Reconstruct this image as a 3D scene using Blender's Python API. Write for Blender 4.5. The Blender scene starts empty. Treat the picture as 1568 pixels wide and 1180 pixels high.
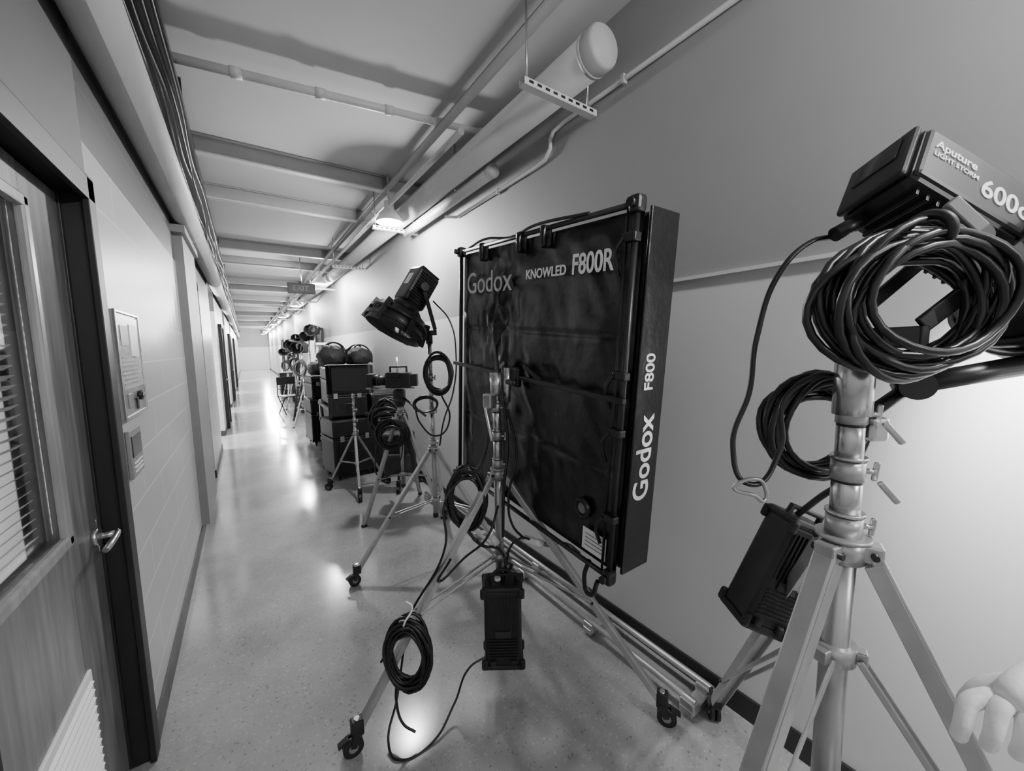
import bpy, bmesh, math, random
from mathutils import Vector, Matrix, noise
random.seed(4)
D=bpy.data; SC=bpy.context.scene
def link(o): SC.collection.objects.link(o); return o

# ------------------------------------------------------------ materials
def mat(name,col=.5,rough=.5,metal=0.,noise_amt=0.,nscale=8.,bump=0.,bscale=30.,emit=0.,stretch=None,trans=0.):
    m=D.materials.new(name); m.use_nodes=True; nt=m.node_tree; N=nt.nodes; L=nt.links
    b=N['Principled BSDF']; b.inputs['Base Color'].default_value=(col,col,col,1)
    b.inputs['Roughness'].default_value=rough; b.inputs['Metallic'].default_value=metal
    if trans: b.inputs['Transmission Weight'].default_value=trans
    if emit:
        b.inputs['Emission Color'].default_value=(1,1,1,1); b.inputs['Emission Strength'].default_value=emit
    tc=N.new('ShaderNodeTexCoord'); mp=N.new('ShaderNodeMapping'); L.new(tc.outputs['Object'],mp.inputs[0])
    if stretch: mp.inputs['Scale'].default_value=stretch
    n=N.new('ShaderNodeTexNoise'); n.inputs['Scale'].default_value=nscale; n.inputs['Detail'].default_value=5
    L.new(mp.outputs[0],n.inputs['Vector'])
    r=N.new('ShaderNodeMapRange'); r.inputs['To Min'].default_value=max(0,col*(1-noise_amt)); r.inputs['To Max'].default_value=col*(1+noise_amt)
    r.inputs['From Min'].default_value=.3; r.inputs['From Max'].default_value=.7
    L.new(n.outputs['Fac'],r.inputs['Value']); L.new(r.outputs[0],b.inputs['Base Color'])
    if bump:
        n2=N.new('ShaderNodeTexNoise'); n2.inputs['Scale'].default_value=bscale; n2.inputs['Detail'].default_value=4
        L.new(mp.outputs[0],n2.inputs['Vector'])
        bp=N.new('ShaderNodeBump'); bp.inputs['Strength'].default_value=bump; bp.inputs['Distance'].default_value=.02
        L.new(n2.outputs['Fac'],bp.inputs['Height']); L.new(bp.outputs[0],b.inputs['Normal'])
    return m
M=dict(
 ceil=mat('ceiling_paint',.50,.8,0,.04,1.2),
 beam=mat('beam_paint',.24,.5,0,.06,5),
 pipe=mat('pipe_paint',.58,.45,0,.06,5),
 pipe2=mat('overhead_pipe_paint',.40,.5,0,.06,5),
 black=mat('black_plastic',.010,.38,0,.2,20),
 rubber=mat('black_rubber',.010,.5,0,.2,20),
 cable=mat('cable_black',.009,.33,0,.2,20),
 frame=mat('black_frame_paint',.008,.5,0,.2,20),
 fabric=mat('black_nylon',.007,.30,0,.3,6,.5,7),
 steel=mat('brushed_steel',.55,.25,.9,.12,20),
 alu=mat('satin_aluminium',.44,.33,.65,.1,15),
 dark=mat('dark_metal',.028,.35,.4,.2,20),
 grey=mat('grey_plastic',.22,.45,0,.1,10),
 label=mat('label_face',.05,.32,.3,.15,10),
 white=mat('white_plastic',.8,.4,0,.03,10),
 letter=mat('white_lettering',.9,.6,0,.02,10),
 fadelet=mat('worn_lettering',.5,.6,0,.35,14),
 wood=mat('door_wood',.15,.35,0,.4,5,0,30,0,(6,6,.7)),
 wood2=mat('door_wood_trim',.26,.35,0,.25,5,0,30,0,(6,6,.7)),
 base=mat('baseboard_rubber',.02,.5,0,.2,10),
 baseg=mat('baseboard_grey',.07,.5,0,.2,10),
 pil=mat('pilaster_paint',.22,.5,0,.05,4),
 bulk=mat('header_painted_shade',.07,.6,0,.08,4),  # wall above the near door, with its shade put into the colour
 bulb=mat('lamp_glow',.9,.5,0,0,1,0,1,14.),
 lens=mat('led_lens',.9,.5,0,0,1,0,1,8.),
 day=mat('daylight_glass',.9,.5,0,0,1,0,1,2.4),
 dayd=mat('lit_room_wall',.9,.5,0,0,1,0,1,.6),
 skin=mat('skin',.85,.5,0,.05,30,.10,120),
 glass=mat('dark_glass',.03,.06,0,.1,5),
 paper=mat('printed_sheet',.5,.18,0,.25,40),
 canvas=mat('grey_canvas',.035,.7,0,.3,12,.4,30),
)
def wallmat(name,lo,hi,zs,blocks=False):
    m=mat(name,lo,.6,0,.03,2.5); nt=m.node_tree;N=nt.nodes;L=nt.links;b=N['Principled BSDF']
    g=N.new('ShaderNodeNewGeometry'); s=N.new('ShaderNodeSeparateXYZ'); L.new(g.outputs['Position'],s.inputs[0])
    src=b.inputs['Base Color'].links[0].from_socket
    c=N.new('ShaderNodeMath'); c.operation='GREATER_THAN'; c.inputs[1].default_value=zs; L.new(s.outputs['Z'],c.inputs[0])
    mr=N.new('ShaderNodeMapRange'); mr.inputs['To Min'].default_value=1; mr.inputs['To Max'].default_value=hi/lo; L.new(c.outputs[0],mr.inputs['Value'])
    mu=N.new('ShaderNodeMath'); mu.operation='MULTIPLY'; L.new(src,mu.inputs[0]); L.new(mr.outputs[0],mu.inputs[1])
    out=mu.outputs[0]
    if blocks:
        cb=N.new('ShaderNodeCombineXYZ'); L.new(s.outputs['Y'],cb.inputs[0]); L.new(s.outputs['Z'],cb.inputs[1])
        br=N.new('ShaderNodeTexBrick'); br.inputs['Scale'].default_value=1; br.inputs['Brick Width'].default_value=.8; br.inputs['Row Height'].default_value=.2
        br.inputs['Mortar Size'].default_value=.004; br.inputs['Color1'].default_value=(1,1,1,1);br.inputs['Color2'].default_value=(.96,.96,.96,1);br.inputs['Mortar'].default_value=(1.5,1.5,1.5,1)
        L.new(cb.outputs[0],br.inputs['Vector'])
        m2=N.new('ShaderNodeMath'); m2.operation='MULTIPLY'; L.new(out,m2.inputs[0]); L.new(br.outputs['Color'],m2.inputs[1]); out=m2.outputs[0]
        bp=N.new('ShaderNodeBump'); bp.invert=True; bp.inputs['Strength'].default_value=.6; bp.inputs['Distance'].default_value=.01
        L.new(br.outputs['Fac'],bp.inputs['Height']); L.new(bp.outputs[0],b.inputs['Normal'])
        b.inputs['Roughness'].default_value=.38
    L.new(out,b.inputs['Base Color']); return m
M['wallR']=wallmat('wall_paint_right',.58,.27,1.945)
M['wallL']=wallmat('wall_block_left',.42,.07,2.4,True)  # upper band painted dark to stand for the shadow around the ceiling pipe
def floormat():
    m=D.materials.new('polished_floor'); m.use_nodes=True; nt=m.node_tree;N=nt.nodes;L=nt.links;b=N['Principled BSDF']
    tc=N.new('ShaderNodeTexCoord')
    v=N.new('ShaderNodeTexVoronoi'); v.inputs['Scale'].default_value=120; L.new(tc.outputs['Object'],v.inputs['Vector'])
    sp=N.new('ShaderNodeSeparateColor'); L.new(v.outputs['Color'],sp.inputs[0])
    cr=N.new('ShaderNodeValToRGB'); e=cr.color_ramp.elements; e[0].position=0;e[0].color=(.20,.20,.20,1);e[1].position=.04;e[1].color=(.31,.31,.31,1)
    x=e.new(.93);x.color=(.335,.335,.335,1);x=e.new(.985);x.color=(.40,.40,.40,1)
    L.new(sp.outputs[0],cr.inputs[0])
    n=N.new('ShaderNodeTexNoise'); n.inputs['Scale'].default_value=1.7;n.inputs['Detail'].default_value=9; n.inputs['Roughness'].default_value=.62; L.new(tc.outputs['Object'],n.inputs['Vector'])
    r=N.new('ShaderNodeMapRange'); r.inputs['From Min'].default_value=.3;r.inputs['From Max'].default_value=.7;r.inputs['To Min'].default_value=.74;r.inputs['To Max'].default_value=1.18
    L.new(n.outputs['Fac'],r.inputs['Value'])
    mx=N.new('ShaderNodeVectorMath'); mx.operation='SCALE'; L.new(cr.outputs[0],mx.inputs[0]); L.new(r.outputs[0],mx.inputs['Scale']); L.new(mx.outputs[0],b.inputs['Base Color'])
    r2=N.new('ShaderNodeMapRange'); r2.inputs['To Min'].default_value=.09;r2.inputs['To Max'].default_value=.22; L.new(n.outputs['Fac'],r2.inputs['Value']); L.new(r2.outputs[0],b.inputs['Roughness'])
    b.inputs['Specular IOR Level'].default_value=.7
    return m
M['floor']=floormat()

# ------------------------------------------------------------ geometry helpers
def meshob(n,verts,faces,m,smooth=False):
    me=D.meshes.new(n); me.from_pydata([tuple(v) for v in verts],[],faces); me.materials.append(M[m] if isinstance(m,str) else m)
    if smooth:
        for p in me.polygons: p.use_smooth=True
    me.update(); return link(D.objects.new(n,me))
def bm_ob(n,bm,m,smooth=False):
    me=D.meshes.new(n); bm.to_mesh(me); bm.free(); me.materials.append(M[m])
    if smooth:
        for p in me.polygons: p.use_smooth=True
    return link(D.objects.new(n,me))
def boxes(n,lst,m):
    V=[];F=[]
    for (a,b,c,d,e,f) in lst:
        k=len(V)
        V+=[(a,c,e),(b,c,e),(b,d,e),(a,d,e),(a,c,f),(b,c,f),(b,d,f),(a,d,f)]
        F+=[tuple(k+i for i in q) for q in [(0,3,2,1),(4,5,6,7),(0,1,5,4),(1,2,6,5),(2,3,7,6),(3,0,4,7)]]
    return meshob(n,V,F,m)
def R(rx=0,ry=0,rz=0):
    return Matrix.Rotation(math.radians(rz),4,'Z')@Matrix.Rotation(math.radians(ry),4,'Y')@Matrix.Rotation(math.radians(rx),4,'X')
def align(p1,p2):
    d=Vector(p2)-Vector(p1); return d.to_track_quat('Z','X').to_matrix().to_4x4(),d.length
def V(u,d,z):
    return Vector((u*.822+d*.569,-u*.569+d*.822,z))
class G:
    def __init__(s,name,loc=(0,0,0),mat=None):
        s.e=link(D.objects.new(name,None)); s.e.empty_display_size=.1
        s.e.matrix_world=Matrix.Translation(loc)@(mat or Matrix.Identity(4))
    def add(s,o,mx=None):
        o.parent=s.e
        if mx is not None: o.matrix_local=mx
        return o
    def box(s,n,c,sz,m,mx=None,bev=.004,seg=2):
        bm=bmesh.new(); bmesh.ops.create_cube(bm,size=1)
        bmesh.ops.scale(bm,vec=sz,verts=bm.verts)
        bev=min(bev,min(sz)*.45)
        if bev>0: bmesh.ops.bevel(bm,geom=list(bm.edges),offset=bev,segments=seg,affect='EDGES',profile=.5)
        return s.add(bm_ob(n,bm,m),Matrix.Translation(c)@(mx or Matrix.Identity(4)))
    def bar(s,n,p1,p2,w,t,m,bev=.003):
        q,l=align(p1,p2); return s.box(n,(Vector(p1)+Vector(p2))/2,(w,t,l),m,q,bev)
    def cyl(s,n,p1,p2,r,m,r2=None,seg=20):
        q,l=align(p1,p2); bm=bmesh.new()
        bmesh.ops.create_cone(bm,cap_ends=True,segments=seg,radius1=r,radius2=r if r2 is None else r2,depth=l)
        o=bm_ob(n,bm,m)
        for p in o.data.polygons: p.use_smooth=len(p.vertices)==4
        return s.add(o,Matrix.Translation((Vector(p1)+Vector(p2))/2)@q)
    def lathe(s,n,prof,org,axis,m,seg=36):
        q=Vector(axis).to_track_quat('Z','X').to_matrix().to_4x4(); vs=[];fs=[]
        for (h,r) in prof:
            for i in range(seg):
                a=2*math.pi*i/seg; vs.append((r*math.cos(a),r*math.sin(a),h))
        for j in range(len(prof)-1):
            for i in range(seg):
                k=(i+1)%seg; fs.append((j*seg+i,j*seg+k,(j+1)*seg+k,(j+1)*seg+i))
        return s.add(meshob(n,vs,fs,m,True),Matrix.Translation(org)@q)
    def path(s,n,pts,r,m,cyc=False,poly=False):
        cu=D.curves.new(n,'CURVE'); cu.dimensions='3D'; cu.bevel_depth=r; cu.bevel_resolution=3; cu.use_fill_caps=True; cu.materials.append(M[m])
        if poly:
            sp=cu.splines.new('POLY'); sp.points.add(len(pts)-1)
            for p,q in zip(sp.points,pts): p.co=(*q,1)
        else:
            sp=cu.splines.new('BEZIER'); sp.bezier_points.add(len(pts)-1); cu.resolution_u=10
            for p,q in zip(sp.bezier_points,pts): p.co=q; p.handle_left_type=p.handle_right_type='AUTO'
        sp.use_cyclic_u=cyc
        return s.add(link(D.objects.new(n,cu)))
    def coil(s,n,c,rx,rz,loops,r,m='cable',u=None,w=None,jit=.12,seed=1,thick=.03,sag=0.):
        rnd=random.Random(seed); u=Vector(u or V(1,0,0)); w=Vector(w or (0,0,1)); nn=u.cross(w).normalized(); c=Vector(c); pts=[]
        N=26; par=[(rnd.uniform(1-jit,1+jit*.5),rnd.uniform(1-jit,1+jit*.5),rnd.uniform(-jit,jit)*.5,rnd.uniform(-jit,jit)*.7-sag*rnd.random(),rnd.uniform(-thick,thick)) for _ in range(loops+1)]
        for i in range(loops*N):
            k=i//N; f=(i%N)/N; a=2*math.pi*f+math.pi/2; A=par[k];B=par[k+1]; q=[A[j]*(1-f)+B[j]*f for j in range(5)]
            pts.append(c+u*(rx*(q[0]*math.cos(a)+q[2]))+w*(rz*(q[1]*math.sin(a)+q[3]))+nn*(q[4]+.006*math.sin(3*a+k)))
        return s.path(n,pts,r,m,poly=True)
    def text(s,n,body,size,mx,m='letter',bold=.0,sx=1.):
        cu=D.curves.new(n,'FONT'); cu.body=body; cu.size=size; cu.extrude=.0008; cu.offset=bold; cu.materials.append(M[m]); cu.align_y='CENTER'
        o=link(D.objects.new(n,cu)); return s.add(o,mx@Matrix.Diagonal((sx,1,1,1)))

def caster(g,p,dirv,r=.04,sc=1.):
    p=Vector(p); d=Vector((dirv[0],dirv[1],0)).normalized(); s_=Vector((-d.y,d.x,0))
    g.cyl('caster_stem',p+Vector((0,0,.0)),p+Vector((0,0,.05*sc)),.011*sc,'steel')
    g.box('caster_fork',p+Vector((0,0,-.008)),(.05*sc,.045*sc,.03*sc),'black',R(0,0,math.degrees(math.atan2(d.y,d.x))),.008)
    w=Vector((p.x,p.y,r))+d*.02
    for k in (-1,1):
        g.bar('fork_side',p+s_*.022*k*sc,w+s_*.022*k*sc,.026*sc,.005,'black')
        g.cyl('caster_wheel',w+s_*(.012*k-.008)*sc,w+s_*(.012*k+.008)*sc,r,'rubber',seg=24)
        g.cyl('wheel_hub',w+s_*(.012*k-.010)*sc,w+s_*(.012*k+.010)*sc,r*.45,'grey',seg=16)
    g.box('brake_lever',w+d*.035+Vector((0,0,.03)),(.045,.03,.008),'black',R(0,25,math.degrees(math.atan2(d.y,d.x))),.003)

def stand(g,feet,hc,hb,top,cr,frac=.58,lw=.032,lt=.018,casters=True,m='alu',hlow=None,sections=3):
    hl=hlow if hlow is not None else hb-.12
    g.cyl('column_lower',(0,0,hl),(0,0,hc+.05),cr,m)
    g.cyl('column_end_cap',(0,0,hl-.02),(0,0,hl+.01),cr*1.1,'dark')
    hs=[hc+.05+(top-hc-.05)*i/sections for i in range(sections+1)]
    for i in range(sections):
        rr=cr*(1-.08*i)
        g.cyl('column_riser',(0,0,hs[i]),(0,0,hs[i+1]),rr,'steel')
        g.cyl('riser_collar',(0,0,hs[i]-.02),(0,0,hs[i]+.02),rr*1.22,'alu')
        g.cyl('collar_ring',(0,0,hs[i]+.024),(0,0,hs[i]+.03),rr*1.3,'steel')
        g.cyl('collar_gap',(0,0,hs[i]-.026),(0,0,hs[i]-.02),rr*1.1,'dark')
        d=V(1,-.4,0).normalized(); zz=Vector((0,0,hs[i]))
        g.cyl('lock_screw',d*rr+zz,d*(rr+.022)+zz,.006,'steel')
        g.bar('lock_tbar',zz+d*(rr+.02)+Vector((0,0,-.02)),zz+d*(rr+.024)+Vector((0,0,.02)),.01,.008,'steel')
    g.cyl('leg_collar',(0,0,hc-.025),(0,0,hc+.025),cr*1.55,m)
    g.cyl('leg_collar_flange',(0,0,hc+.022),(0,0,hc+.03),cr*1.85,m)
    g.cyl('brace_collar',(0,0,hb-.02),(0,0,hb+.02),cr*1.45,m)
    for f in feet:
        f=Vector((f[0],f[1],0)); d=f.normalized(); s_=Vector((-d.y,d.x,0)); rz=R(0,0,math.degrees(math.atan2(d.y,d.x)))
        a=d*(cr*1.9)+Vector((0,0,hc)); zf=.1 if casters else .02
        b=f+Vector((0,0,zf))
        g.box('leg_hinge',d*cr*1.7+Vector((0,0,hc)),(cr*1.6,cr*1.5,cr*1.4),m,rz,.004)
        g.cyl('hinge_bolt',a-s_*cr*1.1,a+s_*cr*1.1,.007,'dark',seg=10)
        ax,l=align(a,b); x=s_; zax=(b-a).normalized(); y=zax.cross(x).normalized()
        mx=Matrix((x,y,zax)).transposed().to_4x4()
        g.box('leg',(a+b)/2,(lw,lt,l),m,mx,.004)
        for k in (-1,1):
            g.box('leg_channel_lip',(a+b)/2+x*k*(lw/2)-y*lt*.4,(.004,lt*1.3,l*.97),m,mx,.001)
        q=a.lerp(b,frac); e=d*(cr*1.5)+Vector((0,0,hb))
        g.box('brace_hinge',d*cr*1.5+Vector((0,0,hb)),(cr*1.2,cr*1.0,cr*1.1),m,rz,.003)
        for k in (-1,1):
            g.bar('brace',e+x*k*lw*.5,q+x*k*lw*.62,lw*.34,.006,m)
        g.cyl('brace_bolt',q-x*lw*.8,q+x*lw*.8,.006,'dark',seg=10)
        if casters:
            g.box('foot_bracket',b+Vector((0,0,.015)),(.05,.045,.06),'black',rz,.008)
            caster(g,b,d)
        else:
            g.box('rubber_foot',f+Vector((0,0,.012)),(.05,.035,.024),'rubber',rz,.008)

def ballast(g,c,sz,mx=None,n='power_supply'):
    B=Matrix.Translation(c)@(mx or Matrix.Identity(4)); w,d,h=sz
    def _lb(nm,cc,s,m,bev):
        o=g.box(nm,(0,0,0),s,m,None,bev); o.matrix_local=B@Matrix.Translation(cc); return o
    _lb(n+'_body',(0,0,0),(w*.92,d*.92,h*.9),'black',.012)
    for z in (-1,1):
        _lb('end_bumper',(0,0,z*h*.46),(w,d,h*.07),'rubber',.014)
        for x in (-1,1):
            for y in (-1,1): _lb('corner_bumper',(x*w*.46,y*d*.46,z*h*.42),(w*.16,d*.16,h*.12),'rubber',.01)
    k=9
    for i in range(k): _lb('grille_bar',(-w*.36+w*.72*i/(k-1),-d*.47,h*.18),(.004,.008,h*.40),'dark',.001)
    for i in range(7): _lb('grille_rung',(0,-d*.475,-h*.33+h*.035*i),(w*.7,.006,.004),'dark',.001)
    _lb('display',(0,-d*.475,-h*.06),(w*.4,.006,h*.08),'glass',.002)
    for x in (-1,1): _lb('connector',(x*w*.25,-d*.48,-h*.4),(w*.16,.02,w*.16),'dark',.006)
    a=[B@Vector(p) for p in [(-w*.35,0,h*.47),(-w*.33,0,h*.56),(w*.33,0,h*.56),(w*.35,0,h*.47)]]
    g.path('handle',a,.009,'rubber',poly=True)

# ------------------------------------------------------------ room shell
XL,XR,CH=-.425,1.71,3.36; Y0,Y1=-5.,40.
boxes('floor',[(-2.6,XR+.15,Y0,Y1+.15,-.1,0)],'floor')
boxes('ceiling',[(-2.6,XR+.15,Y0,Y1+.15,CH,CH+.1)],'ceil')
boxes('wall_right',[(XR,XR+.15,Y0,Y1,0,CH)],'wallR')
boxes('wall_far',[(-2.6,XR,Y1,Y1+.15,0,CH)],'wallR')
boxes('wall_near',[(-2.6,XR,Y0-.15,Y0,0,CH)],'wallR')
solid=[(Y0,.98),(2.05,5.25),(6.25,8.0),(9.3,12.6),(13.9,18.),(19.3,25.),(26.3,40.)]
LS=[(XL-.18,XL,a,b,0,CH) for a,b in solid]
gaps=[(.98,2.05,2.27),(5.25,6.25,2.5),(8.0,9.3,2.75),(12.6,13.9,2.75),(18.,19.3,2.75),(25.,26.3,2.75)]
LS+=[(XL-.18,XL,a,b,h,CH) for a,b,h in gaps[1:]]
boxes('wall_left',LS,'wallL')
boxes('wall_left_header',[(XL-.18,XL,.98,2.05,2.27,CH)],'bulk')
AL=[(-2.6,-2.45,Y0,Y1,0,CH)]
for a,b,h in gaps[2:]:
    AL+=[(-2.45,XL-.18,a-.12,a,0,CH),(-2.45,XL-.18,b,b+.12,0,CH)]
AL+=[(-.9,-.8,5.1,6.4,0,CH)]
boxes('wall_alcove',AL,'wallR')
bl=[(XL,XL+.012,a if a>0 else Y0,b,0,.10) for a,b in solid]
boxes('baseboard_left',[bl[0],bl[1]],'baseg')
boxes('baseboard_left_far',bl[2:]+[(XL-.18,XL+.012,a-.012,a,0,.10) for a,b in solid[2:]],'base')
boxes('baseboard_right',[(XR-.012,XR,Y0,Y1,0,.105)],'base')
boxes('trim_1',[(XR-.02,XR,-3.0,2.2,1.94,1.955)],'pipe')
boxes('trim_2',[(XL,XL+.06,4.3,5.25,.1,2.62)],'pil')
boxes('trim_3',[(XL,XL+.09,4.2,5.25,2.62,2.68)],'beam')
for i,(a,b,h) in enumerate(gaps[2:]):
    g=G('window_%d'%(i+1),(-2.43,(a+b)/2,1.5))
    g.box('glass',(0,0,0),(.02,1.0,1.6),'day',None,0)
    for y in (-.52,0,.52): g.box('mullion',(.02,y,0),(.05,.05,1.7),'frame')
    for z in (-.83,0,.83): g.box('rail',(.02,0,z),(.05,1.08,.05),'frame')
    l=D.lights.new('daylight','AREA'); l.shape='RECTANGLE'; l.size=1.6; l.size_y=1.; l.energy=420
    o=link(D.objects.new('window_daylight',l)); o.location=(-2.3,(a+b)/2,1.8); o.rotation_euler=(0,math.radians(-56),0)
def flat_door(n,x,y,w,face,m='dark',h=2.15):
    g=G(n,(x,y,0)); s=face
    g.box('slab',(0,0,h/2),(.03,w,h),m)
    for k in (-1,1): g.box('jamb',(s*.015,k*(w/2+.03),h/2+.02),(.06,.06,h+.06),'frame')
    g.box('head_jamb',(s*.015,0,h+.03),(.06,w+.12,.06),'frame')
    g.cyl('lever',(s*.06,w*.38,1.0),(s*.06,w*.26,1.0),.01,'steel'); g.cyl('rose',(s*.012,w*.38,1.0),(s*.065,w*.38,1.0),.024,'steel')
    g.box('lite',(s*.017,w*.2,1.5),(.008,.15,.7),'glass')
flat_door('door_2',XR-.016,11.6,.9,-1); flat_door('door_3',XR-.016,17.5,.9,-1); flat_door('door_4',XR-.016,24,.9,-1)
flat_door('door_5',-.785,5.75,.88,1,'wood'); flat_door('door_6',XL+.016,10.6,.9,1,'grey'); flat_door('door_7',XL+.016,16,.9,1,'grey'); flat_door('door_8',XL+.016,22,.9,1,'grey')

# near door
g=G('door_1',(-.49,1.52,0))
g.box('frame_jamb_latch',(.02,.505,1.135),(.12,.05,2.27),'frame',None,.004)
g.box('frame_face_latch',(.072,.50,1.135),(.02,.075,2.27),'frame',None,.003)
g.box('frame_stop',(-.005,.47,1.12),(.03,.02,2.2),'frame',None,.002)
g.box('frame_jamb_hinge',(.02,-.505,1.135),(.12,.05,2.27),'frame',None,.004)
g.box('frame_head',(.02,0,2.235),(.12,1.06,.07),'frame',None,.004)
g.box('frame_face_head',(.072,0,2.225),(.02,1.07,.08),'frame',None,.003)
g.box('stile_latch',(-.02,.325,1.1),(.045,.29,2.18),'wood',None,.003)
g.box('stile_hinge',(-.02,-.385,1.1),(.045,.17,2.18),'wood',None,.003)
g.box('rail_top',(-.02,-.06,2.13),(.045,.48,.12),'wood',None,.0)
g.box('rail_lock',(-.02,-.06,.555),(.045,.48,1.07),'wood',None,.0)
for k,y in ((1,.165),(2,-.285)): g.box('lite_moulding',(.008,y,1.58),(.022,.035,1.02),'wood2',None,.006)
for z in (1.085,2.075): g.box('lite_moulding',(.008,-.06,z),(.022,.48,.035),'wood2',None,.006)
g.box('lite_glass',(-.02,-.06,1.58),(.006,.44,.98),'glass',None,0).data.materials[0]=mat('lite_glass_clear',.9,.03,0,0,1,trans=1.)
for i in range(34): g.box('blind_slat',(-.06,-.06,1.11+i*.028),(.024,.44,.002),'white',R(0,-35,0),0)
g.box('lit_room_beyond',(-.11,-.06,1.58),(.01,.6,1.1),'dayd',None,0)
g.box('louver_panel',(.006,-.03,.42),(.012,.46,.44),'white',None,.004)
for i in range(14): g.box('louver_blade',(.014,-.03,.23+i*.029),(.012,.42,.006),'white',R(0,35,0),.001)
g.cyl('handle_rose',(.0,.40,1.0),(.018,.40,1.0),.032,'steel'); g.cyl('handle_neck',(.01,.40,1.0),(.065,.40,1.0),.011,'steel')
g.path('handle_lever',[(.062,.41,1.0),(.066,.36,1.002),(.066,.31,1.0),(.058,.275,.99)],.010,'steel')
g.cyl('keyhole',(.06,.40,1.0),(.068,.40,1.0),.014,'dark')
g.box('latch_plate',(.003,.455,.99),(.004,.03,.12),'steel')

g=G('notice_panel',(XL+.010,2.31,1.6))
g.box('backplate',(0,0,0),(.016,.40,.44),'alu',None,.004)
for y in (-.195,.195): g.box('poster_frame',(.008,y,0),(.010,.012,.44),'steel',None,.002)
for z in (-.215,.215): g.box('poster_frame',(.008,0,z),(.010,.40,.012),'steel',None,.002)
g.box('printed_notice',(.009,.0,.05),(.003,.36,.30),'paper',None,.001)
g.box('notice_photo',(.0115,.07,.1),(.002,.14,.14),'white',None,0); g.box('notice_block',(.0115,-.09,.12),(.002,.12,.08),'grey',None,0)
for i in range(7): g.box('text_line',(.0115,-.04,.03-i*.018),(.002,.24,.005),'grey',None,0)
g.cyl('lock_body',(.008,.06,-.14),(.022,.06,-.14),.022,'dark'); g.cyl('lock_knob',(.022,.06,-.14),(.030,.06,-.14),.012,'steel')
g.box('key_tag',(.014,-.0,-.17),(.006,.03,.05),'dark'); g.box('key_slot',(.010,-.1,-.15),(.004,.06,.06),'grey')
g=G('room_sign',(XL+.008,2.25,1.23))
g.box('plate',(0,0,0),(.014,.2,.2),'grey',None,.003); g.box('insert',(.008,0,.03),(.004,.16,.09),'dark',None,.001)
for i in range(3): g.box('raised_line',(.009,0,-.04-i*.018),(.003,.14,.006),'white',None,0)

# ------------------------------------------------------------ ceiling services
g=G('ceiling_pipe',(-.33,0,2.77)); g.cyl('pipe_run',(0,-4.9,0),(0,39.9,0),.085,'pipe',seg=32)
for y in (-1.5,1.5,4.8,8,11.2,14.4,18,22,26,30,34): g.cyl('coupling',(0,y-.01,0),(0,y+.01,0),.088,'pipe2',seg=32)
for y in (1.9,5.2,8.5,11.8,15,19,23,27): g.cyl('hanger_rod',(0,y,.07),(0,y,.59),.006,'steel',seg=8)
g=G('cable_tray',(-.295,0,3.2))
for x in (-.08,.08): g.box('tray_side',(x,17.5,.02),(.010,44,.05),'dark',None,0)
g.box('tray_mesh',(0,17.5,.0),(.16,44,.006),'dark',None,0)
for i in range(5):
    pts=[(-.04+.026*i+random.uniform(-.018,.018),-4+y*.8,-.015-random.uniform(0,.05)) for y in range(50)]
    g.path('cable_run',pts,.0065,'cable')
for k in range(20): g.box('tray_hanger',(0,-3+2.1*k,.08),(.17,.02,.15),'dark',None,0)
g=G('overhead_pipe',(1.49,0,3.05)); g.cyl('pipe_run',(0,1.36,0),(0,39.9,0),.095,'pipe2',seg=36)
g.lathe('pipe_cap',[(0,.099),(.06,.099),(.075,.087),(.08,.0)],(0,1.42,0),(0,-1,0),'pipe2')
g.cyl('cap_ring',(0,1.42,0),(0,1.44,0),.101,'pipe2',seg=36)
g=G('overhead_conduit',(1.28,0,3.2)); g.cyl('run_a',(0,.0,0.03),(0,39.9,.03),.03,'beam'); g.cyl('run_b',(.36,1.7,-.02),(.36,39.9,-.02),.028,'pipe2'); g.cyl('run_c',(-.0,2.4,-.13),(-.0,39.9,-.13),.022,'pipe2')
g=G('pipe_stub',(1.585,2.5,2.93)); g.cyl('stub',(0,0,0),(0,1.83,0),.045,'pipe2'); g.lathe('stub_cap',[(0,.05),(.03,.05),(.035,0)],(0,.02,0),(0,-1,0),'pipe2')
g.cyl('hanger',(0,.6,0),(0,.6,.43),.008,'steel',seg=8)
for i,y in enumerate((1.62,4.3,6.6,9.2,11.8,14.2,16,19,24,29)):
    g=G('strut_channel',(1.455,y,2.92)); g.box('channel_web',(0,0,.0),(.5,.045,.006),'pipe',None,.001)
    for k in (-1,1): g.box('channel_side',(0,k*.022,.015),(.5,.004,.03),'pipe',None,.001)
    for j in range(9): g.box('slot',(-.21+j*.052,-.0245,.015),(.028,.002,.012),'black',None,.0)
    g.cyl('rod_a',(-.22,0,0),(-.22,0,.44),.006,'steel',seg=8); g.cyl('rod_b',(.2,0,0),(.2,0,.44),.006,'steel',seg=8)
g=G('wall_conduit',(XR-.018,0,0))
g.path('conduit',[(0,-4.5,3.0),(0,1.85,3.0),(0,1.95,2.99),(0,1.98,2.95),(0,1.98,2.9),(0,2.03,2.85),(0,2.12,2.84),(0,3.3,2.84),(-.1,3.35,2.84)],.013,'pipe',poly=True)
for y in (.1,1.4,2.6): g.box('clip',(0,y,3.0 if y<2 else 2.84),(.03,.02,.045),'pipe2')
g=G('ceiling_conduit',(0,0,3.28)); g.cyl('cross_run',(-.33,2.98,.0),(1.68,2.68,.0),.026,'pipe')
for f in (.02,.2,.42,.63,.8,.97):
    p=Vector((-.33,2.98,0)).lerp(Vector((1.68,2.68,0)),f); d=Vector((2.01,-.3,0)).normalized(); g.cyl('coupling',p-d*.03,p+d*.03,.032,'pipe')
ys=[4.05,5.15,7.5,8.75,11.2,12.3,14.6,15.8,18.5,21,24,27,30,33,36]
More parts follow.
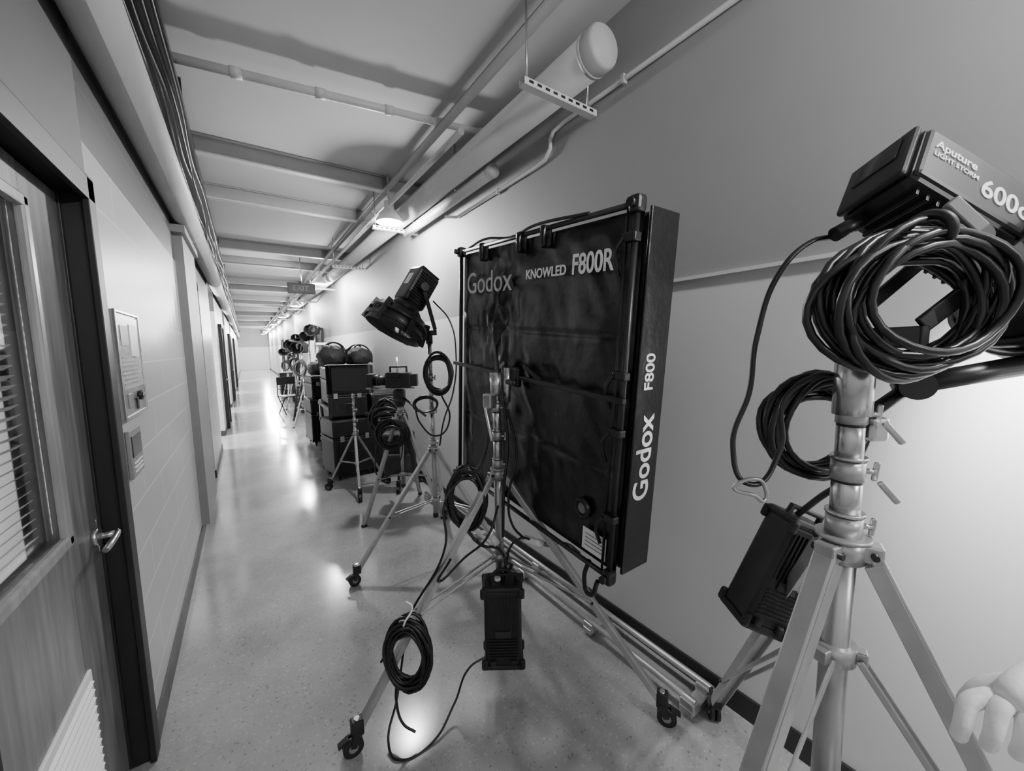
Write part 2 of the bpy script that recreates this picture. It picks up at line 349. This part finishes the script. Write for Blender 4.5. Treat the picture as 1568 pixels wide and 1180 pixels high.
for y in ys:
    g=G('ceiling_beam',(.66,y,3.27))
    g.box('flange_low',(0,0,-.05),(2.05,.07,.012),'pipe2',None,0); g.box('web',(0,0,.02),(2.05,.02,.13),'beam',None,0); g.box('flange_top',(0,0,.08),(2.05,.08,.012),'beam',None,0)
g=G('exit_sign',(.95,8.2,2.78)); g.box('housing',(0,0,0),(.46,.05,.19),'black'); g.box('face',(0,-.028,0),(.42,.006,.15),'dark'); g.cyl('stem',(0,0,.08),(0,0,.56),.01,'steel')
g.text('lettering','EXIT',.13,Matrix.Translation((-.15,-.033,0))@R(90,0,0),'grey')
for y in (-3.6,-.75,3.96,8.3,12.8,17.4,22.4,27,31.6,36.2):
    g=G('pendant_lamp',(1.28,y,2.9))
    g.lathe('shade',[(0,.13),(.02,.128),(.10,.07),(.13,.05),(.20,.045),(.205,0)],(0,0,0),(0,0,1),'white')
    g.lathe('shade_inner',[(0.002,.122),(.10,.06),(.11,0)],(0,0,0),(0,0,1),'white')
    g.cyl('bulb',(0,0,.01),(0,0,.03),.085,'bulb',seg=28); g.cyl('stem',(0,0,.2),(0,0,.46),.01,'pipe')
    l=D.lights.new('lamp','POINT'); l.energy={-3.6:140,-.75:120,3.96:150,31.6:600,36.2:900,27:400}.get(y,240); l.shadow_soft_size=.06
    o=link(D.objects.new('lamp_light',l)); o.location=(1.28,y,2.84)

# ------------------------------------------------------------ LED panel
PM=Matrix.Rotation(math.radians(-90),4,'Z')@Matrix.Rotation(math.radians(4.5),4,'Y')
g=G('led_panel_light',(1.08,1.458,1.49),PM)
W,H,T=1.22,1.28,.16
n=110; vs=[];fs=[]
for j in range(n+1):
    for i in range(n+1):
        x=-W/2+W*i/n; z=-H/2+H*j/n
        e=min(1,min(i,n-i,j,n-j)/5)
        d=noise.noise(Vector((x*5,z*4,1.3)))*.014+noise.noise(Vector((x*14+z*5,z*9,4)))*.006
        k=max(0,1-abs(x+.22)/.25)*max(0,1-abs(z-.3)/.40); d+=k*noise.noise(Vector((x*20,z*10,8)))*.05
        k=max(0,1-abs(x+.05)/.2)*max(0,1-abs(z+.1)/.30); d+=k*noise.noise(Vector((x*16+z*12,z*9,3)))*.03
        for sx in (-.14,): d+=.010*math.exp(-((x-sx)/.009)**2)
        for sz in (.23,-.27): d+=.008*math.exp(-((z-sz)/.009)**2)
        vs.append((x,-.004+d*e,z))
for j in range(n):
    for i in range(n): a=j*(n+1)+i; fs.append((a,a+1,a+n+2,a+n+1))
g.add(meshob('fabric_face',vs,fs,'fabric',True))
g.box('shell',(0,T/2+.018,0),(W,T-.01,H),'fabric',None,.015)
g.box('side_flap',(W/2+.004,T*.6,0),(.012,T*.95,H*1.02),'fabric',None,.004)
for k in (-1,1):
    g.cyl('frame_tube_v',(k*(W/2-.01),-.03,-H/2-.02),(k*(W/2-.01),-.03,H/2+.03),.011,'dark')
    g.cyl('frame_tube_h',(-W/2,-.03,k*(H/2+.012)),(W/2,-.03,k*(H/2+.012)),.010,'dark')
    for q in (-1,1):
        g.box('corner_clamp',(k*(W/2-.01),-.03,q*(H/2+.01)),(.045,.045,.055),'black',None,.012)
        g.cyl('corner_knob',(k*(W/2-.01),-.05,q*(H/2+.01)),(k*(W/2-.01),-.07,q*(H/2+.01)),.014,'black')
g.cyl('frame_tube_inner',(W/2-.045,-.03,-H/2),(W/2-.045,-.03,H/2),.005,'dark')
for z in (.55,.1,-.1,-.42):
    g.box('tube_clip',(W/2-.02,-.035,z),(.055,.035,.03),'black',None,.006); g.path('velcro_strap',[(W/2-.04,-.05,z),(W/2-.06,-.06,z-.04),(W/2-.065,-.03,z-.12)],.007,'fabric')
for x in (-.35,-.02,.15,): g.box('top_strap',(x,-.03,H/2-.02),(.03,.05,.09),'fabric',None,.01)
g.path('top_cord',[(-.5,-.035,H/2+.02),(-.3,-.05,H/2+.035),(-.1,-.035,H/2+.015),(.1,-.05,H/2+.03),(.4,-.04,H/2+.02)],.006,'cable')
g.box('crossbar',(0,-.055,.02),(W+.04,.022,.020),'dark',None,.004)
g.box('mount_plate',(-.03,-.06,.02),(.14,.03,.09),'black',None,.01)
for x in (-.2,.22): g.bar('mount_arm',(x*.35,-.065,.08),(x*.9,-.05,.02),.022,.012,'black')
g.bar('mount_lever',(-.08,-.1,.02),(-.11,-.1,.16),.02,.012,'black')
g.cyl('mount_spigot',(-.03,-.08,-.1),(-.03,-.08,.06),.018,'steel'); g.box('tilt_knob',(.03,-.1,.0),(.07,.025,.025),'black',None,.01)
g.lathe('cable_port',[(0,.042),(.014,.042),(.018,.034),(.014,.025),(0,.024)],(.43,-.01,-.455),(0,-1,0),'dark'); g.cyl('port_hole',(.43,.0,-.455),(.43,-.016,-.455),.022,'grey')
g.box('spec_label',(.51,-.022,-.565),(.12,.004,.09),'white',None,.001)
for i in range(4): g.box('label_line',(.51,-.0245,-.54-i*.016),(.09,.001,.004),'grey',None,0)
g.path('hanging_loop',[(.5,-.03,-H/2),(.49,-.04,-H/2-.08),(.52,-.04,-H/2-.13),(.55,-.03,-H/2-.06)],.009,'fabric')
tf=lambda x,z:Matrix.Translation((x,-.03,z))@R(90,0,0)
g.text('logo_face','Godox',.155,tf(-.53,.465),'fadelet',.0005)
g.text('series_face','KNOWLED',.055,tf(.02,.476),'letter',.0012,.95)
g.text('model_face','F800R',.105,tf(.312,.488),'letter',.0015,.76)
sm=Matrix(((0,0,1,0),(0,-1,0,0),(1,0,0,0),(0,0,0,1)))
g.text('logo_side','Godox',.12,Matrix.Translation((W/2+.0115,T*.55,-.37))@sm,'letter',.002,.95)
g.text('model_side','F800',.068,Matrix.Translation((W/2+.0115,T*.5,.045))@sm,'letter',.001)

# ------------------------------------------------------------ stands
c=Vector((.965,1.53,0))
g=G('rolling_light_stand',c)
stand(g,[(.27-c.x,1.55-c.y),(1.39-c.x,.90-c.y),(1.36-c.x,2.15-c.y)],1.04,.62,1.5,.021,.58)
g.cyl('spigot_head',(0,0,1.42),(0,0,1.53),.03,'steel'); g.box('head_clamp',V(-.03,-.03,1.4),(.05,.05,.07),'steel',R(0,0,20),.008)
g.bar('clamp_handle',V(-.05,-.05,1.37),V(-.02,-.08,1.22),.014,.012,'steel')
g.coil('cable_coil',V(-.15,-.03,.93),.085,.14,18,.007,seed=2,jit=.25)
g.path('hung_cable',[V(-.15,-.06,1.06),V(-.24,-.1,.95),V(-.24,-.15,.75),V(-.38,-.2,.5),V(-.52,-.25,.28)],.0055,'cable')
g.path('hung_cable',[V(.0,-.05,.9),V(-.05,-.12,.78),V(-.16,-.12,.68),V(-.26,-.2,.62),V(-.2,-.25,.75)],.0055,'cable')
g.path('power_cable',[V(.02,-.05,.58),V(.1,-.08,.75),V(.2,-.05,.7),V(.33,-.0,.68),V(.4,.02,.62)],.0055,'cable')
g.path('power_cable',[V(.03,-.03,1.42),V(.05,-.05,1.2),V(.03,-.08,1.0),V(.02,-.06,.75)],.007,'cable')
g.path('power_cable',[V(-.03,-.03,1.3),V(-.06,-.06,1.15),V(-.1,-.07,1.08),V(-.15,-.06,1.07)],.007,'cable')
g.path('power_cable',[V(-.16,-.06,.8),V(-.08,-.08,.72),V(.0,-.08,.7),V(.03,-.07,.6),V(.01,-.07,.52)],.007,'cable')
g.path('power_cable',[V(.05,-.03,1.36),V(.09,-.05,1.15),V(.05,-.08,.95),V(.07,-.06,.8),V(.12,-.06,.74)],.006,'cable')
g.cyl('plug',V(.12,-.06,.74),V(.21,-.06,.71),.018,'white'); g.cyl('plug_tail',V(.20,-.06,.715),V(.24,-.05,.70),.011,'grey')
g.cyl('plug',V(-.01,-.08,.56),V(0,-.08,.47),.015,'white'); g.cyl('plug',V(-.04,-.07,.77),V(-.01,-.07,.72),.018,'white')
g=G('power_supply_box',(.93,1.455,0))
ballast(g,(0,0,.34),(.19,.13,.42),R(0,0,-34))
g.path('strap',[V(-.05,0,.57),V(-.02,0,.60),V(.02,0,.60),V(.05,0,.57)],.008,'rubber',poly=True)
g.path('mains_cable',[V(-.08,-.05,.2),V(-.16,-.1,.18),V(-.22,-.15,.06),V(-.3,-.28,.006),V(-.42,-.34,.006),V(-.47,-.3,.02),V(-.46,-.2,.14),V(-.45,-.1,.3)],.005,'cable')
g=G('cable_coil',(.47,1.47,.39)); g.coil('loops',(0,0,0),.09,.14,16,.0065,seed=7,jit=.3)
g.path('tie_ribbon',[V(-.02,0,.1),V(.0,-.03,.16),V(.03,-.02,.22),V(.01,-.03,.25)],.004,'white'); g.path('tail',[V(-.05,0,-.1),V(-.06,0,-.22),V(-.03,-.02,-.3),V(.02,-.02,-.34)],.0055,'cable')

c=Vector((1.16,2.78,0)); g=G('rolling_light_stand',c)
stand(g,[(.54-c.x,2.74-c.y),(.31,.52),(.33,-.50)],.86,.45,1.68,.02,.58)
g.coil('cable_coil',V(.07,-.05,1.45),.10,.145,12,.008,seed=3,jit=.18)
g.coil('cable_coil',V(-.04,-.05,1.22),.10,.06,4,.006,seed=13,jit=.2)
g.path('head_cable',[V(.04,.0,2.0),V(.16,0,1.85),V(.2,0,1.6),V(.17,-.02,1.3),V(.1,-.05,1.1),V(.06,-.05,.9)],.006,'cable')
g.path('head_cable',[V(.08,-.03,1.3),V(.14,-.03,1.1),V(.05,-.06,.98),V(-.08,-.06,1.08),V(-.12,-.04,1.2)],.007,'cable')
def cob_head(g,cen,a,nrm,base,L,S,refl,yoke_r,yoff=0.,lensmat='glass'):
    a=Vector(a).normalized(); nz=Vector(nrm); nz=(nz-a*nz.dot(a)).normalized(); y=nz.cross(a)
    B=Matrix.Translation(cen)@Matrix((a,y,nz)).transposed().to_4x4(); cen=Vector(cen)
    def lb(nm,cc,s,m,bev=.004,rr=None):
        o=g.box(nm,(0,0,0),s,m,None,bev); o.matrix_local=B@Matrix.Translation(cc)@(rr or Matrix.Identity(4)); return o
    lb('head_body',(0,0,0),(L,S,S),'black',.022); lb('head_label_shell',(0,0,S*.46),(L*.94,S*.82,S*.12),'label',.01)
    lb('rear_panel',(-L/2-.004,0,0),(.014,S*.9,S*.9),'dark',.01); lb('rear_screen',(-L/2-.012,S*.15,0),(.004,S*.4,S*.6),'glass',.002)
    for i in range(11):
        lb('cooling_fin',(-L*.38+i*L*.072,-S*.5,0),(.006,.02,S*.8),'dark',.001)
        lb('cooling_fin',(-L*.38+i*L*.072,S*.5,0),(.006,.02,S*.8),'dark',.001)
    g.lathe('front_mount',[(0,S*.5),(.03,S*.58),(.06,S*.58),(.07,S*.5)],B@Vector((L/2-.01,0,0)),a,'black')
    rr,rl=refl
    rp=[(0,S*.45),(rl*.12,rr*.86),(rl*.6,rr*.94),(rl,rr),(rl,rr*.96),(rl*.6,rr*.88),(rl*.12,S*.4)]
    g.lathe('reflector',rp,B@Vector((L/2+.05,0,0)),a,'black')
    for f in (.35,.7): g.lathe('reflector_ring',[(0,rr*.95),(.0,rr*1.02),(.014,rr*1.03),(.018,rr*.95)],B@Vector((L/2+.05+rl*f,0,0)),a,'dark')
    g.cyl('lens',B@Vector((L/2+.05+rl*.8,0,0)),B@Vector((L/2+.055+rl*.82,0,0)),rr*.9,lensmat,seg=36)
    s_=a.cross(Vector((0,0,1))).normalized(); b=Vector(base); pc=cen+a*yoff
    for k in (-1,1):
        g.bar('yoke_arm',pc+s_*k*yoke_r,b+s_*k*yoke_r*.9+Vector((0,0,.02)),.03,.01,'black')
        g.cyl('yoke_pivot',pc+s_*k*(yoke_r-.03),pc+s_*k*(yoke_r+.015),.025,'black')
        g.cyl('tilt_lock',pc+s_*k*(yoke_r+.015),pc+s_*k*(yoke_r+.035),.03,'black')
    g.bar('yoke_base',b-s_*yoke_r,b+s_*yoke_r,.04,.016,'black'); g.cyl('yoke_receiver',b-Vector((0,0,.08)),b+Vector((0,0,.02)),.026,'black')
    return B
g=G('led_spotlight',c)
B=cob_head(g,V(-.07,-.04,2.08),V(-.42,-.30,-.82),V(-.6,-.6,.4),V(0,0,1.76),.28,.18,(.21,.18),.125)
for k in range(0,360,60):
    d=Vector((0,math.cos(math.radians(k)),math.sin(math.radians(k)))); p=B@(Vector((.14+.06,0,0))+d*.195); p2=B@(Vector((.14+.23,0,0))+d*.222)
    g.bar('rim_bracket',p,p2,.04,.014,'black')
g.box('top_label',(0,0,0),(.09,.06,.002),'white',None,0).matrix_local=B@Matrix.Translation((-.03,0,.0955))

c=Vector((1.018,.246,0)); g=G('rolling_light_stand',c)
stand(g,[(.56,.52),(-.56,.12),(.2,-.54)],1.215,.98,1.62,.026,.8,.04,.024,hlow=.5,sections=3)
g.cyl('junior_receiver',(0,0,1.5),(0,0,1.64),.033,'steel'); g.box('clamp_block',V(.045,-.0,1.47),(.04,.04,.05),'steel',R(0,0,-30),.008)
for z in (1.49,1.37): g.bar('t_handle',V(.03,-.04,z),V(.06,-.05,z-.04),.012,.010,'steel')
g.coil('cable_coil',V(-.0,.09,1.45),.115,.105,15,.007,seed=5,jit=.22)
g.path('head_cable',[V(-.045,.02,1.86),V(-.09,.02,1.85),V(-.15,.02,1.79),V(-.19,.02,1.66),V(-.2,.02,1.55),V(-.23,.02,1.43),V(-.205,.0,1.355),V(-.13,.02,1.42),V(-.125,.02,1.53),V(-.06,.02,1.58),V(-.02,.03,1.58)],.0055,'cable')
g.path('wire_clip',[V(-.235,.0,1.35),V(-.2,-.01,1.37),V(-.17,.0,1.345),V(-.17,.0,1.32),V(-.2,-.01,1.335),V(-.235,0,1.345)],.004,'alu',cyc=True)
g.cyl('head_plug',V(-.06,0,1.858),V(-.01,0,1.885),.014,'black')
g.cyl('boom_arm',V(.03,.03,1.47),V(.12,.0,1.56),.013,'black'); g.cyl('boom_arm',V(.12,.0,1.56),V(.3,-.04,1.60),.02,'black'); g.cyl('boom_knob',V(.10,-.03,1.56),V(.14,.03,1.56),.028,'black')
g=G('led_spotlight',c)
ax2=(.66,-.50,-.50)
B=cob_head(g,(.112,-.085,1.893),ax2,(-.50,-.62,.36),(.03,-.02,1.655),.29,.138,(.15,.12),.10,.10,'lens')
zt=.138*.52+.0006
g.text('model_lettering','600c',.056,B@Matrix.Translation((-.02,-.012,zt)),'letter',.0010,.9)
g.text('brand_lettering','LIGHT STORM',.0145,B@Matrix.Translation((-.12,-.0,zt)),'letter',.0003)
g.text('brand_lettering','Aputure',.025,B@Matrix.Translation((-.12,.022,zt)),'letter',.0005)
g.bar('tilt_handle',V(.04,-.11,1.88),V(.085,-.12,1.83),.022,.014,'grey'); g.cyl('tilt_handle_hub',V(.085,-.12,1.825),V(.1,-.06,1.81),.02,'black')
l=D.lights.new('led_light','SPOT'); l.energy=120; l.spot_size=math.radians(150); l.spot_blend=.6; l.shadow_soft_size=.1
o=link(D.objects.new('led_spotlight_beam',l)); lp=c+(B@Vector((.145+.05+.13,0,0))); ad=Vector(ax2); o.location=lp; o.rotation_euler=ad.to_track_quat('-Z','Y').to_euler()
g=G('cable_coil',(.942,.16,1.72)); g.coil('loops',(0,0,0),.138,.108,22,.0068,seed=11,jit=.24,thick=.045,sag=.16)
g.path('coil_tie',[V(-.01,-.02,.13),V(.0,-.05,.11),V(.01,-.02,.08),V(0,.02,.1)],.008,'rubber',cyc=True)
g=G('power_supply_box',(1.17,.42,1.02)); ballast(g,(0,0,0),(.13,.12,.33),R(0,24,-35))
g.path('hang_strap',[V(.05,0,.16),V(.1,-.05,.25),V(.1,-.12,.3)],.008,'rubber')

g=G('dolly_track',(1.52,0,0))
for x in (-.0,.13): g.cyl('rail',(x,.82,.075),(x,3.9,.075),.016,'alu')
for y in (.85,1.45,2.1,2.8,3.5,3.85):
    g.box('sleeper',(.065,y,.03),(.19,.06,.03),'alu')
    for x in (0,.13): g.box('rail_saddle',(x,y,.05),(.05,.07,.05),'alu',None,.006)

# ------------------------------------------------------------ middle distance gear
def case(n,loc,sz,rz=0,wheels=True,handle=True,m='black'):
    g=G(n,loc,R(0,0,rz)); w,d,h=sz; b=.07 if wheels else .0
    g.box('shell_lower',(0,0,b+h*.33),(w,d,h*.64),m,None,.02); g.box('lid',(0,0,b+h*.84),(w,d,h*.31),m,None,.02)
    g.box('seam_band',(0,0,b+h*.665),(w+.01,d+.01,.02),'dark')
    for x in (-.3,.3): g.box('latch',(x*w,-d/2-.006,b+h*.66),(.05,.014,.07),'steel',None,.004)
    for x in (-1,1):
        for y in (-1,1):
            g.box('corner',(x*(w/2-.02),y*(d/2-.02),b+h*.03+.01),(.05,.05,.05),'dark',None,.01); g.box('corner',(x*(w/2-.02),y*(d/2-.02),b+h*.96),(.05,.05,.05),'dark',None,.01)
            if wheels:
                g.cyl('wheel',(x*(w/2-.06)-.012,y*(d/2-.06),.035),(x*(w/2-.06)+.012,y*(d/2-.06),.035),.035,'rubber'); g.box('wheel_fork',(x*(w/2-.06),y*(d/2-.06),.06),(.04,.05,.03),'dark')
    if handle: g.path('handle',[(-.09,-d/2,b+h*.42),(-.08,-d/2-.035,b+h*.42),(.08,-d/2-.035,b+h*.42),(.09,-d/2,b+h*.42)],.009,'rubber',poly=True)
    for x in (-.35,0,.35): g.box('rib',(x*w,-d/2-.003,b+h*.3),(.02,.012,h*.5),m,None,.004)
    return g
def duffel(n,loc,L,r,rz=0):
    g=G(n,loc,R(0,0,rz)); vs=[];fs=[];K=24;S=20
    for i in range(S+1):
        t=i/S; x=-L/2+L*t; e=(1-abs(2*t-1)**4)**.5 if 0<t<1 else .0
        for k in range(K):
            a=2*math.pi*k/K; rr=r*max(.05,e)*(1+.3*noise.noise(Vector((x*7+r*30,math.cos(a)*2,math.sin(a)*2))))
            vs.append((x,rr*math.cos(a),r*.85+rr*.85*math.sin(a)))
    for i in range(S):
        for k in range(K): q=(k+1)%K; fs.append((i*K+k,i*K+q,(i+1)*K+q,(i+1)*K+k))
    g.add(meshob('bag_body',vs,fs,'canvas',True))
    for x in (-.15,.15): g.path('carry_strap',[(x*L/.6,-r,.3*r),(x*L/.6,-r*.9,1.3*r),(x*L*.8,-.02,1.95*r),(x*L/.6,r*.8,1.3*r)],.012,'fabric')
    g.path('zip',[(-L*.4,0,1.66*r),(0,.0,1.74*r),(L*.4,0,1.66*r)],.006,'dark')
    return g
def thin_stand(n,loc,top,r=.45,rz=0,casters=False,hc=.8,m='alu'):
    g=G(n,loc,R(0,0,rz)); stand(g,[(r*math.cos(a),r*math.sin(a)) for a in (0,2.094,4.189)],hc,hc*.5,top,.016,.55,.022,.014,casters,m)
    return g
g=G('equipment_cart',(1.26,6.35,0))
for z in (.22,.80):
    g.box('shelf',(0,0,z),(.68,1.0,.03),'dark',None,.006)
    for k in (-1,1): g.box('shelf_lip',(k*.34,0,z+.0),(.015,1.0,.05),'dark'); g.box('shelf_lip_end',(0,k*.5,z+.0),(.68,.015,.05),'dark')
for x in (-1,1):
    for y in (-1,1):
        g.cyl('post',(x*.32,y*.48,.15),(x*.32,y*.48,.85),.016,'steel'); caster(g,(x*.32,y*.48,.13),(0,1),.055,1.3)
g.path('push_handle',[(-.32,-.48,.85),(-.32,-.54,1.05),(.32,-.54,1.05),(.32,-.48,.85)],.014,'steel',poly=True)
case('equipment_case',(1.26,6.35,.24),(.58,.86,.50),0,False)
case('equipment_case',(1.26,6.38,.83),(.60,.82,.54),0,False)
duffel('duffel_bag',(1.08,6.3,1.38),.72,.19,75)
duffel('duffel_bag',(1.44,6.35,1.38),.66,.17,95)
case('rolling_case',(1.04,5.35,0),(.52,.5,.70),8)
case('rolling_case',(1.50,5.35,0),(.34,.46,1.0),-5)
case('flight_case',(1.06,5.33,.79),(.46,.38,.42),-10,False)
case('rolling_case',(1.10,7.5,0),(.55,.55,.74),4); case('rolling_case',(1.25,8.25,0),(.5,.5,.9),-4)
case('equipment_case',(1.10,7.5,.83),(.50,.5,.36),7,False); case('equipment_case',(1.25,8.25,.99),(.4,.4,.34),7,False)
duffel('duffel_bag',(1.10,7.5,1.20),.5,.14,20)
thin_stand('light_stand',(.98,4.62,0),1.08,.34,20,True,.66)
g=G('field_monitor',(.98,4.62,1.09)); q=R(0,0,-28)
g.box('housing',(0,0,.22),(.46,.07,.32),'black',q,.012); g.box('screen',V(0,-.04,.22),(.41,.006,.26),'glass',q,.002)
g.box('hood_top',V(0,-.09,.385),(.46,.12,.008),'black',q,.002)
for k in (-1,1): g.box('hood_side',V(k*.23,-.09,.22),(.008,.12,.32),'black',q,.002)
g.cyl('bracket',(0,0,0),(0,0,.08),.02,'steel')
g=G('camera_tripod',(1.22,3.72,0)); stand(g,[(-.42,-.1),(.3,.35),(.25,-.38)],1.0,.4,1.1,.022,.6,.03,.02,False,'alu',sections=1)
g.lathe('bowl_head',[(0,.04),(.05,.06),(.09,.06),(.1,0)],(0,0,1.08),(0,0,1),'black'); g.box('fluid_head',(0,0,1.2),(.11,.1,.1),'black',R(0,0,-30),.02); g.cyl('pan_bar',(0,0,1.2),V(.3,-.22,1.02),.011,'black')
g=G('cinema_camera',(1.22,3.72,1.27)); q=R(0,0,-30)
g.box('body',V(0,0,.07),(.24,.12,.15),'black',q,.012); g.cyl('lens',V(-.11,0,.07),V(-.25,0,.07),.05,'black'); g.cyl('lens_ring',V(-.19,0,.07),V(-.21,0,.07),.056,'dark'); g.box('matte_box',V(-.27,0,.07),(.06,.15,.13),'black',q,.006)
g.path('top_handle',[V(-.08,0,.14),V(-.08,0,.2),V(.08,0,.2),V(.08,0,.14)],.012,'black',poly=True); g.box('battery',V(.15,0,.07),(.07,.09,.12),'dark',q,.008); g.box('viewfinder',V(-.02,-.12,.13),(.12,.05,.05),'black',q,.008)
for k in (-.02,.02): g.cyl('rod',V(-.32,k,-.01),V(.15,k,-.01),.007,'steel')
g=G('cable_coil',(1.1,3.66,.82)); g.coil('loops',(0,0,0),.14,.13,14,.008,seed=21,jit=.35,thick=.08); g.path('tail',[V(-.1,0,.0),V(-.16,0,-.2),V(-.1,-.05,-.4),V(.05,0,-.3),V(.12,0,0)],.006,'cable')
g=G('cable_coil',(1.26,4.3,.85)); g.coil('loops',(0,0,0),.18,.18,20,.012,seed=22,jit=.4,thick=.08)
# backpack hanging on the tripod column
g=G('backpack',(1.24,3.86,.34),R(0,0,-30))
g.box('main_bag',(0,0,.22),(.32,.18,.44),'canvas',None,.06,4); g.box('front_pocket',(0,-.11,.15),(.26,.07,.22),'canvas',None,.03,3); g.box('top_flap',(0,-.01,.43),(.30,.19,.06),'canvas',None,.025,3)
g.path('grab_loop',[(-.05,0,.45),(-.03,0,.52),(.03,0,.52),(.05,0,.45)],.010,'fabric')
for k in (-1,1): g.path('shoulder_strap',[(k*.09,.09,.42),(k*.12,.15,.3),(k*.12,.13,.12),(k*.10,.09,.04)],.014,'fabric')
for i,(x,y,t) in enumerate([(1.45,4.45,1.55),(.98,9.15,1.6),(1.35,10.0,2.0),(1.0,10.5,1.65),(1.38,11.2,1.9),(1.1,12.3,1.7),(1.35,13.0,1.9),(1.1,14.4,1.5),(1.35,15.2,1.8)]):
    thin_stand('light_stand',(x,y,0),t,.26 if i else .22,i*37,i%2==0,.75+.05*(i%3),'alu' if i%3 else 'dark')
    if i>0:
        g=G('studio_light',(x,y,t)); g.box('body',(0,0,.12),(.18,.24,.18),'black',R(20,0,i*30),.03); g.lathe('reflector',[(0,.07),(.1,.12),(.16,.13),(.1,.11)],(-.05,-.08,.12),(-.5,-1,-.3),'black'); g.bar('yoke',(.12,0,.0),(.12,0,.14),.02,.02,'black'); g.bar('yoke',(-.12,0,.0),(-.12,0,.14),.02,.02,'black'); g.bar('yoke_base',(-.12,0,.0),(.12,0,0),.03,.02,'black')
        if i%2:
            g=G('cable_coil',(x-.05,y-.06,t-.35)); g.coil('loops',(0,0,0),.12,.17,8,.012,seed=30+i,jit=.3,thick=.04)
case('rolling_case',(1.45,11.75,0),(.42,.4,.8)); case('rolling_case',(1.35,13.7,0),(.5,.5,.6)); case('rolling_case',(1.2,16,0),(.5,.6,.8))
g=G('step_ladder',(1.42,9.2,0))
for k in (-1,1):
    g.bar('front_rail',(k*.2,-.33,.0),(k*.14,.0,1.75),.06,.025,'white'); g.bar('rear_rail',(k*.2,.36,.0),(k*.14,.03,1.7),.045,.02,'white')
for i in range(6):
    f=(i+1)/7; g.box('tread',(0,-.33+.33*f,1.75*f),(.38-.11*f,.08,.025),'white')
g.box('top_cap',(0,.01,1.77),(.33,.16,.05),'white',None,.01)
g=G('folding_chair',(.9,11.5,0),R(0,0,20))
g.box('seat',(0,0,.46),(.44,.4,.03),'fabric',None,.01); g.box('backrest',(0,.2,.85),(.46,.03,.2),'fabric',None,.01)
for k in (-1,1):
    g.cyl('leg_a',(k*.22,-.2,.0),(k*.22,.2,.46),.012,'frame'); g.cyl('leg_b',(k*.22,.2,.0),(k*.22,-.2,.46),.012,'frame'); g.cyl('back_post',(k*.22,.2,.44),(k*.22,.2,.95),.012,'frame'); g.cyl('arm',(k*.22,-.18,.65),(k*.22,.2,.65),.015,'frame')

# ------------------------------------------------------------ hand at lower right
def skinned(n,chains,m,parent,sub=2):
    vs=[];es=[];rad=[]
    for ch in chains:
        k=len(vs)
        for i,(p,r) in enumerate(ch):
            vs.append(tuple(p)); rad.append(r)
            if i: es.append((k+i-1,k+i))
    me=D.meshes.new(n); me.from_pydata(vs,es,[]); me.materials.append(M[m]); o=link(D.objects.new(n,me))
    md=o.modifiers.new('skin','SKIN'); k=0
    for ch in chains:
        for i,(p,r) in enumerate(ch):
            sv=me.skin_vertices[0].data[k]; sv.radius=(r,r) if not isinstance(r,tuple) else r; sv.use_root=(i==0); k+=1
    md.use_smooth_shade=True
    s2=o.modifiers.new('sub','SUBSURF'); s2.levels=sub; s2.render_levels=sub
    parent.add(o); return o
g=G('hand',(1.000,.016,1.028),Matrix.Scale(1.15,4))
kn=[('index_finger',(-.042,.012,.010),1.),('middle_finger',(-.022,-.008,.020),1.08),('ring_finger',(-.001,-.024,.020),1.0),('little_finger',(.021,-.034,.010),.82)]
wr=V(.078,.012,.052)
skinned('palm_and_forearm',[[(V(-.012,-.010,.016),(.024,.032)),(V(.016,-.004,.030),(.028,.038)),(V(.048,.005,.042),(.026,.034)),(wr,(.024,.028)),(V(.12,.02,.058),(.026,.030)),(V(.25,.04,.05),(.036,.038))]],'skin',g)
for nm,k,l in kn:
    K=Vector(k); P=lambda a,b,c_:V(K.x+a*l,K.y+b*l,K.z+c_*l)
    skinned(nm,[[(V(.03,.0,.035).lerp(V(*k),.45),.014),(V(*k),.013),(P(-.014,-.008,-.034),.0108),(P(-.004,.004,-.062),.0100),(P(.014,.014,-.074),.0088),(P(.024,.020,-.074),.0072)]],'skin',g)
skinned('thumb',[[(V(.05,.02,.03),.017),(V(.02,.045,.0),.015),(V(.004,.05,-.03),.013),(V(.002,.045,-.055),.0105)]],'skin',g)

# ------------------------------------------------------------ world, camera
w=D.worlds.new('world'); SC.world=w; w.use_nodes=True; w.node_tree.nodes['Background'].inputs[0].default_value=(.5,.5,.5,1); w.node_tree.nodes['Background'].inputs[1].default_value=.5
th,ph,ro=math.radians(34.6),math.radians(5.8),.016
F=Vector((math.sin(th)*math.cos(ph),math.cos(th)*math.cos(ph),-math.sin(ph))); Rt=Vector((math.cos(th),-math.sin(th),0)); U=Rt.cross(F)
R2=Rt*math.cos(ro)-U*math.sin(ro); U2=U*math.cos(ro)+Rt*math.sin(ro)
cam=D.cameras.new('camera'); cam.lens=13.52; cam.sensor_width=36; cam.sensor_fit='HORIZONTAL'; cam.clip_start=.02; cam.clip_end=200
co=link(D.objects.new('camera',cam)); co.matrix_world=Matrix.Translation((0,0,1.65))@Matrix((R2,U2,-F)).transposed().to_4x4()
SC.camera=co
